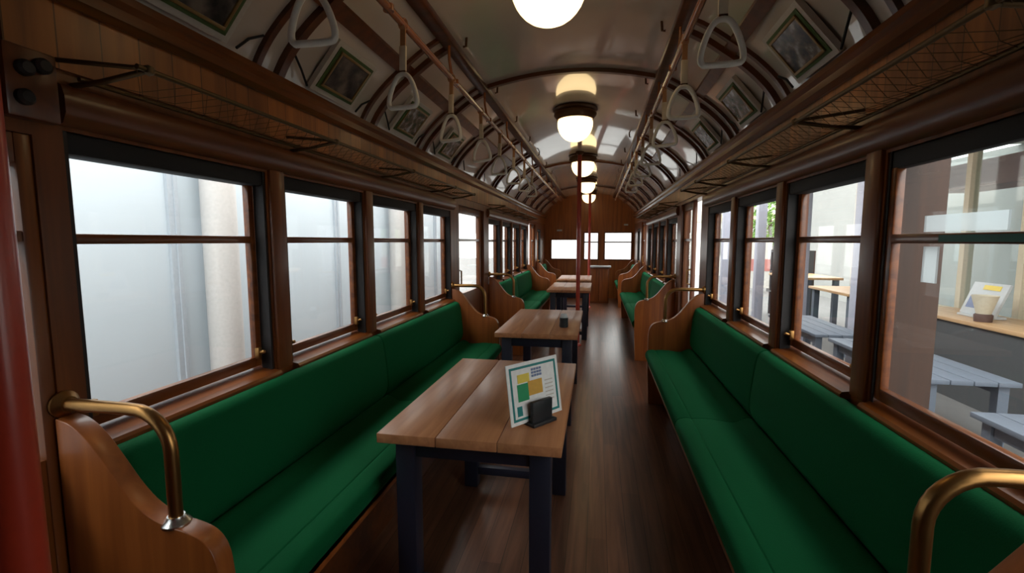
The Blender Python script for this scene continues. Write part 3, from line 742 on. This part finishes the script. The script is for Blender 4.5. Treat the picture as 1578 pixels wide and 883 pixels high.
# sign board and flower pot on the counter
CZ = GZ + 0.755
r = empty('sign_board', (3.74, 5.02, CZ)); tag(r, 'grey slanting sign board with a yellow strip on the outdoor counter', 'sign')
MB().box(-0.012, 0.012, -0.20, 0.20, 0.02, 0.34).xf(Matrix.Rotation(0.35, 4, 'Y')).build('board', 'film', r, bevel=0.003)
MB().box(-0.016, -0.012, -0.13, 0.06, 0.27, 0.315).xf(Matrix.Rotation(0.35, 4, 'Y')).build('yellow_strip', 'yellow', r)
MB().box(-0.015, -0.012, -0.14, 0.16, 0.08, 0.21).xf(Matrix.Rotation(0.35, 4, 'Y')).build('dark_panel', 'slate', r)
MB().box(-0.05, 0.13, -0.16, 0.16, 0.0005, 0.022).build('foot', 'film', r, bevel=0.003)
MB().tube([(0.10, 0, 0.02), (0.10, 0, 0.27)], 0.008, 8).build('stay', 'film', r)
r = empty('flower_pot', (3.60, 4.74, CZ)); tag(r, 'flared cream pot on a brown stand on the outdoor counter', 'pot')
MB().lathe([(0.0, 0.001), (0.06, 0.001), (0.065, 0.06), (0.055, 0.07), (0.0, 0.07)], 20).build('stand', 'soil', r, smooth=True, angle=50)
MB().lathe([(0.0, 0.071), (0.05, 0.071), (0.085, 0.21), (0.092, 0.235), (0.084, 0.235), (0.07, 0.20), (0.0, 0.19)], 20).build('pot', 'pot', r, smooth=True, angle=50)
# shop front
FX = 4.15
r = empty('glazed_storefront', (FX, 5.2, GZ)); tag(r, 'cream framed glazed shop front behind the outdoor counter', 'shop front')
m = MB()
for y in (-3.2, -2.1, -1.0, -0.05, 0.68, 1.9): m.box(0, 0.09, y - 0.035, y + 0.035, 0.001, 2.75)
m.box(0, 0.09, -3.235, 1.935, 2.75, 2.85); m.box(0.01, 0.08, -3.165, 1.865, 1.50, 1.56); m.box(0.01, 0.08, -3.165, 1.865, 0.62, 0.72)
m.build('frame', 'cream', r)
MB().box(0.06, 0.085, -3.16, -1.04, 0.725, 1.50).build('white_board', 'wallwhite', r)
MB().box(0.06, 0.085, -0.97, -0.09, 0.725, 1.50).build('white_board', 'wallwhite', r)
MB().box(0.04, 0.048, -3.16, 1.86, 1.565, 2.745).build('upper_glazing', 'shopglass', r)
MB().box(0.04, 0.048, -0.01, 1.86, 0.725, 1.495).build('lower_glazing', 'shopglass', r)
MB().box(0.02, 0.07, -3.16, 1.86, 0.001, 0.615).build('stall_riser', 'dark', r)
struct(MB().box(FX - 0.1, FX + 4, 1.0, 8.0, GZ + 2.86, GZ + 3.7).build('wall_shop', 'wallwhite'), 'white upper wall of the shop across the terrace', 'wall')
struct(MB().box(FX + 2.0, FX + 2.15, 1.0, 15.0, GZ, GZ + 2.85).build('wall_shop_inside', 'shopin'), 'grey back wall inside the shop across the terrace', 'wall')
o = MB().box(FX + 0.4, FX + 0.9, 2.0, 7.15, GZ + 2.1, GZ + 2.4).build('shop_bulkhead', 'pink'); tag(o, 'dusty pink bulkhead inside the shop across the terrace', 'bulkhead')
struct(MB().box(FX - 0.05, FX + 0.15, 7.2, 8.0, GZ, GZ + 2.855).build('wall_terrace', 'wallwhite'), 'cream white terrace wall beyond the shop front', 'wall')
r = empty('terrace_canopy', (3.6, 4.6, GZ + 2.62)); tag(r, 'unseen flat white terrace canopy on the lavender posts, extended to shade the terrace', 'canopy')
MB().box(-1.55, 0.54, -3.4, 3.4, 0.10, 0.16).build('deck', 'wallwhite', r)  # deck out of view, widened towards the tram to shade benches and shop
MB().box(-0.66, -0.50, -3.4, 3.4, 0.005, 0.099).build('edge_beam', 'post', r)
for yy in (-3.0, -1.5, 0.0, 1.5, 3.0): MB().box(-1.5, -0.67, yy - 0.04, yy + 0.04, 0.02, 0.099).box(-0.49, 0.46, yy - 0.04, yy + 0.04, 0.02, 0.099).build('rafter', 'post', r)
# display shelf outside second window
r = empty('display_shelf', (3.85, 9.6, GZ)); tag(r, 'dark shelving unit with goods outside the second right window', 'shelf')
for z in (0.45, 0.85, 1.25): MB().box(-0.18, 0.18, -0.5, 0.5, z, z + 0.03).build('shelf_board', 'dark', r)
for t in (-1, 1): MB().box(-0.18, 0.18, t * 0.501, t * 0.53, 0.001, 1.3).build('side_panel', 'dark', r)
MB().box(0.181, 0.2, -0.53, 0.53, 0.001, 1.3).build('back_panel', 'soil', r)
# far white building, banner, tree
r = empty('far_building', (6.5, 21, GZ)); tag(r, 'white building with a beige band at the far end of the terrace', 'building')
MB().box(-2.2, 6, 0, 3, 0.001, 4.5).build('wall', 'wallwhite', r)
MB().box(-2.25, 6.05, -0.05, -0.001, 2.3, 2.6).build('band', 'cream', r)
for x in (-1.2, 0.8, 2.8): MB().box(x - 0.5, x + 0.5, -0.04, -0.001, 0.9, 2.0).build('window', 'shopin', r)
r = empty('banner_stand', (4.75, 14.5, GZ)); tag(r, 'white banner stand with a red band beyond the terrace', 'banner')
MB().box(-0.45, 0.45, 0, 0.03, 0.10, 1.5).build('banner', 'wallwhite', r)
MB().box(-0.45, 0.45, -0.006, -0.001, 0.60, 0.95).build('red_band', 'signred', r)
for t in (-1, 1): MB().box(t * 0.40, t * 0.44, -0.15, 0.18, 0.001, 0.10).build('foot', 'dark', r)
def tree(x, y, h, rad, n, label):
    r = empty('leafy_tree', (x, y, GZ)); tag(r, label, 'tree', 'trees outside')
    MB().tube([(0, 0, 0), (0.05, 0.02, h * 0.3), (0.0, 0.05, h * 0.62)], [0.12, 0.09, 0.05], 10).build('trunk', 'bark', r, smooth=True)
    m = MB()
    for _ in range(n):
        while True:
            p = Vector((random.uniform(-1, 1), random.uniform(-1, 1), random.uniform(-1, 1)))
            if 0.3 < p.length < 1: break
        c = Vector((p.x * rad, p.y * rad, h * 0.66 + p.z * rad * 0.9)); sz = random.uniform(0.05, 0.10)
        a = Vector((random.gauss(0, 1), random.gauss(0, 1), random.gauss(0, 1))).normalized(); b = a.orthogonal().normalized(); cc = a.cross(b) * 0.5
        m.add([c - b * sz, c + cc * sz + a * sz * .15, c + b * sz, c - cc * sz + a * sz * .15], [(0, 1, 2, 3)])
    m.build('foliage', 'leaf', r)
tree(6.3, 18.0, 3.6, 1.3, 1800, 'light green tree seen through the third right window')
tree(3.6, 32.0, 4.2, 1.5, 1500, 'light green tree beyond the far end windows')
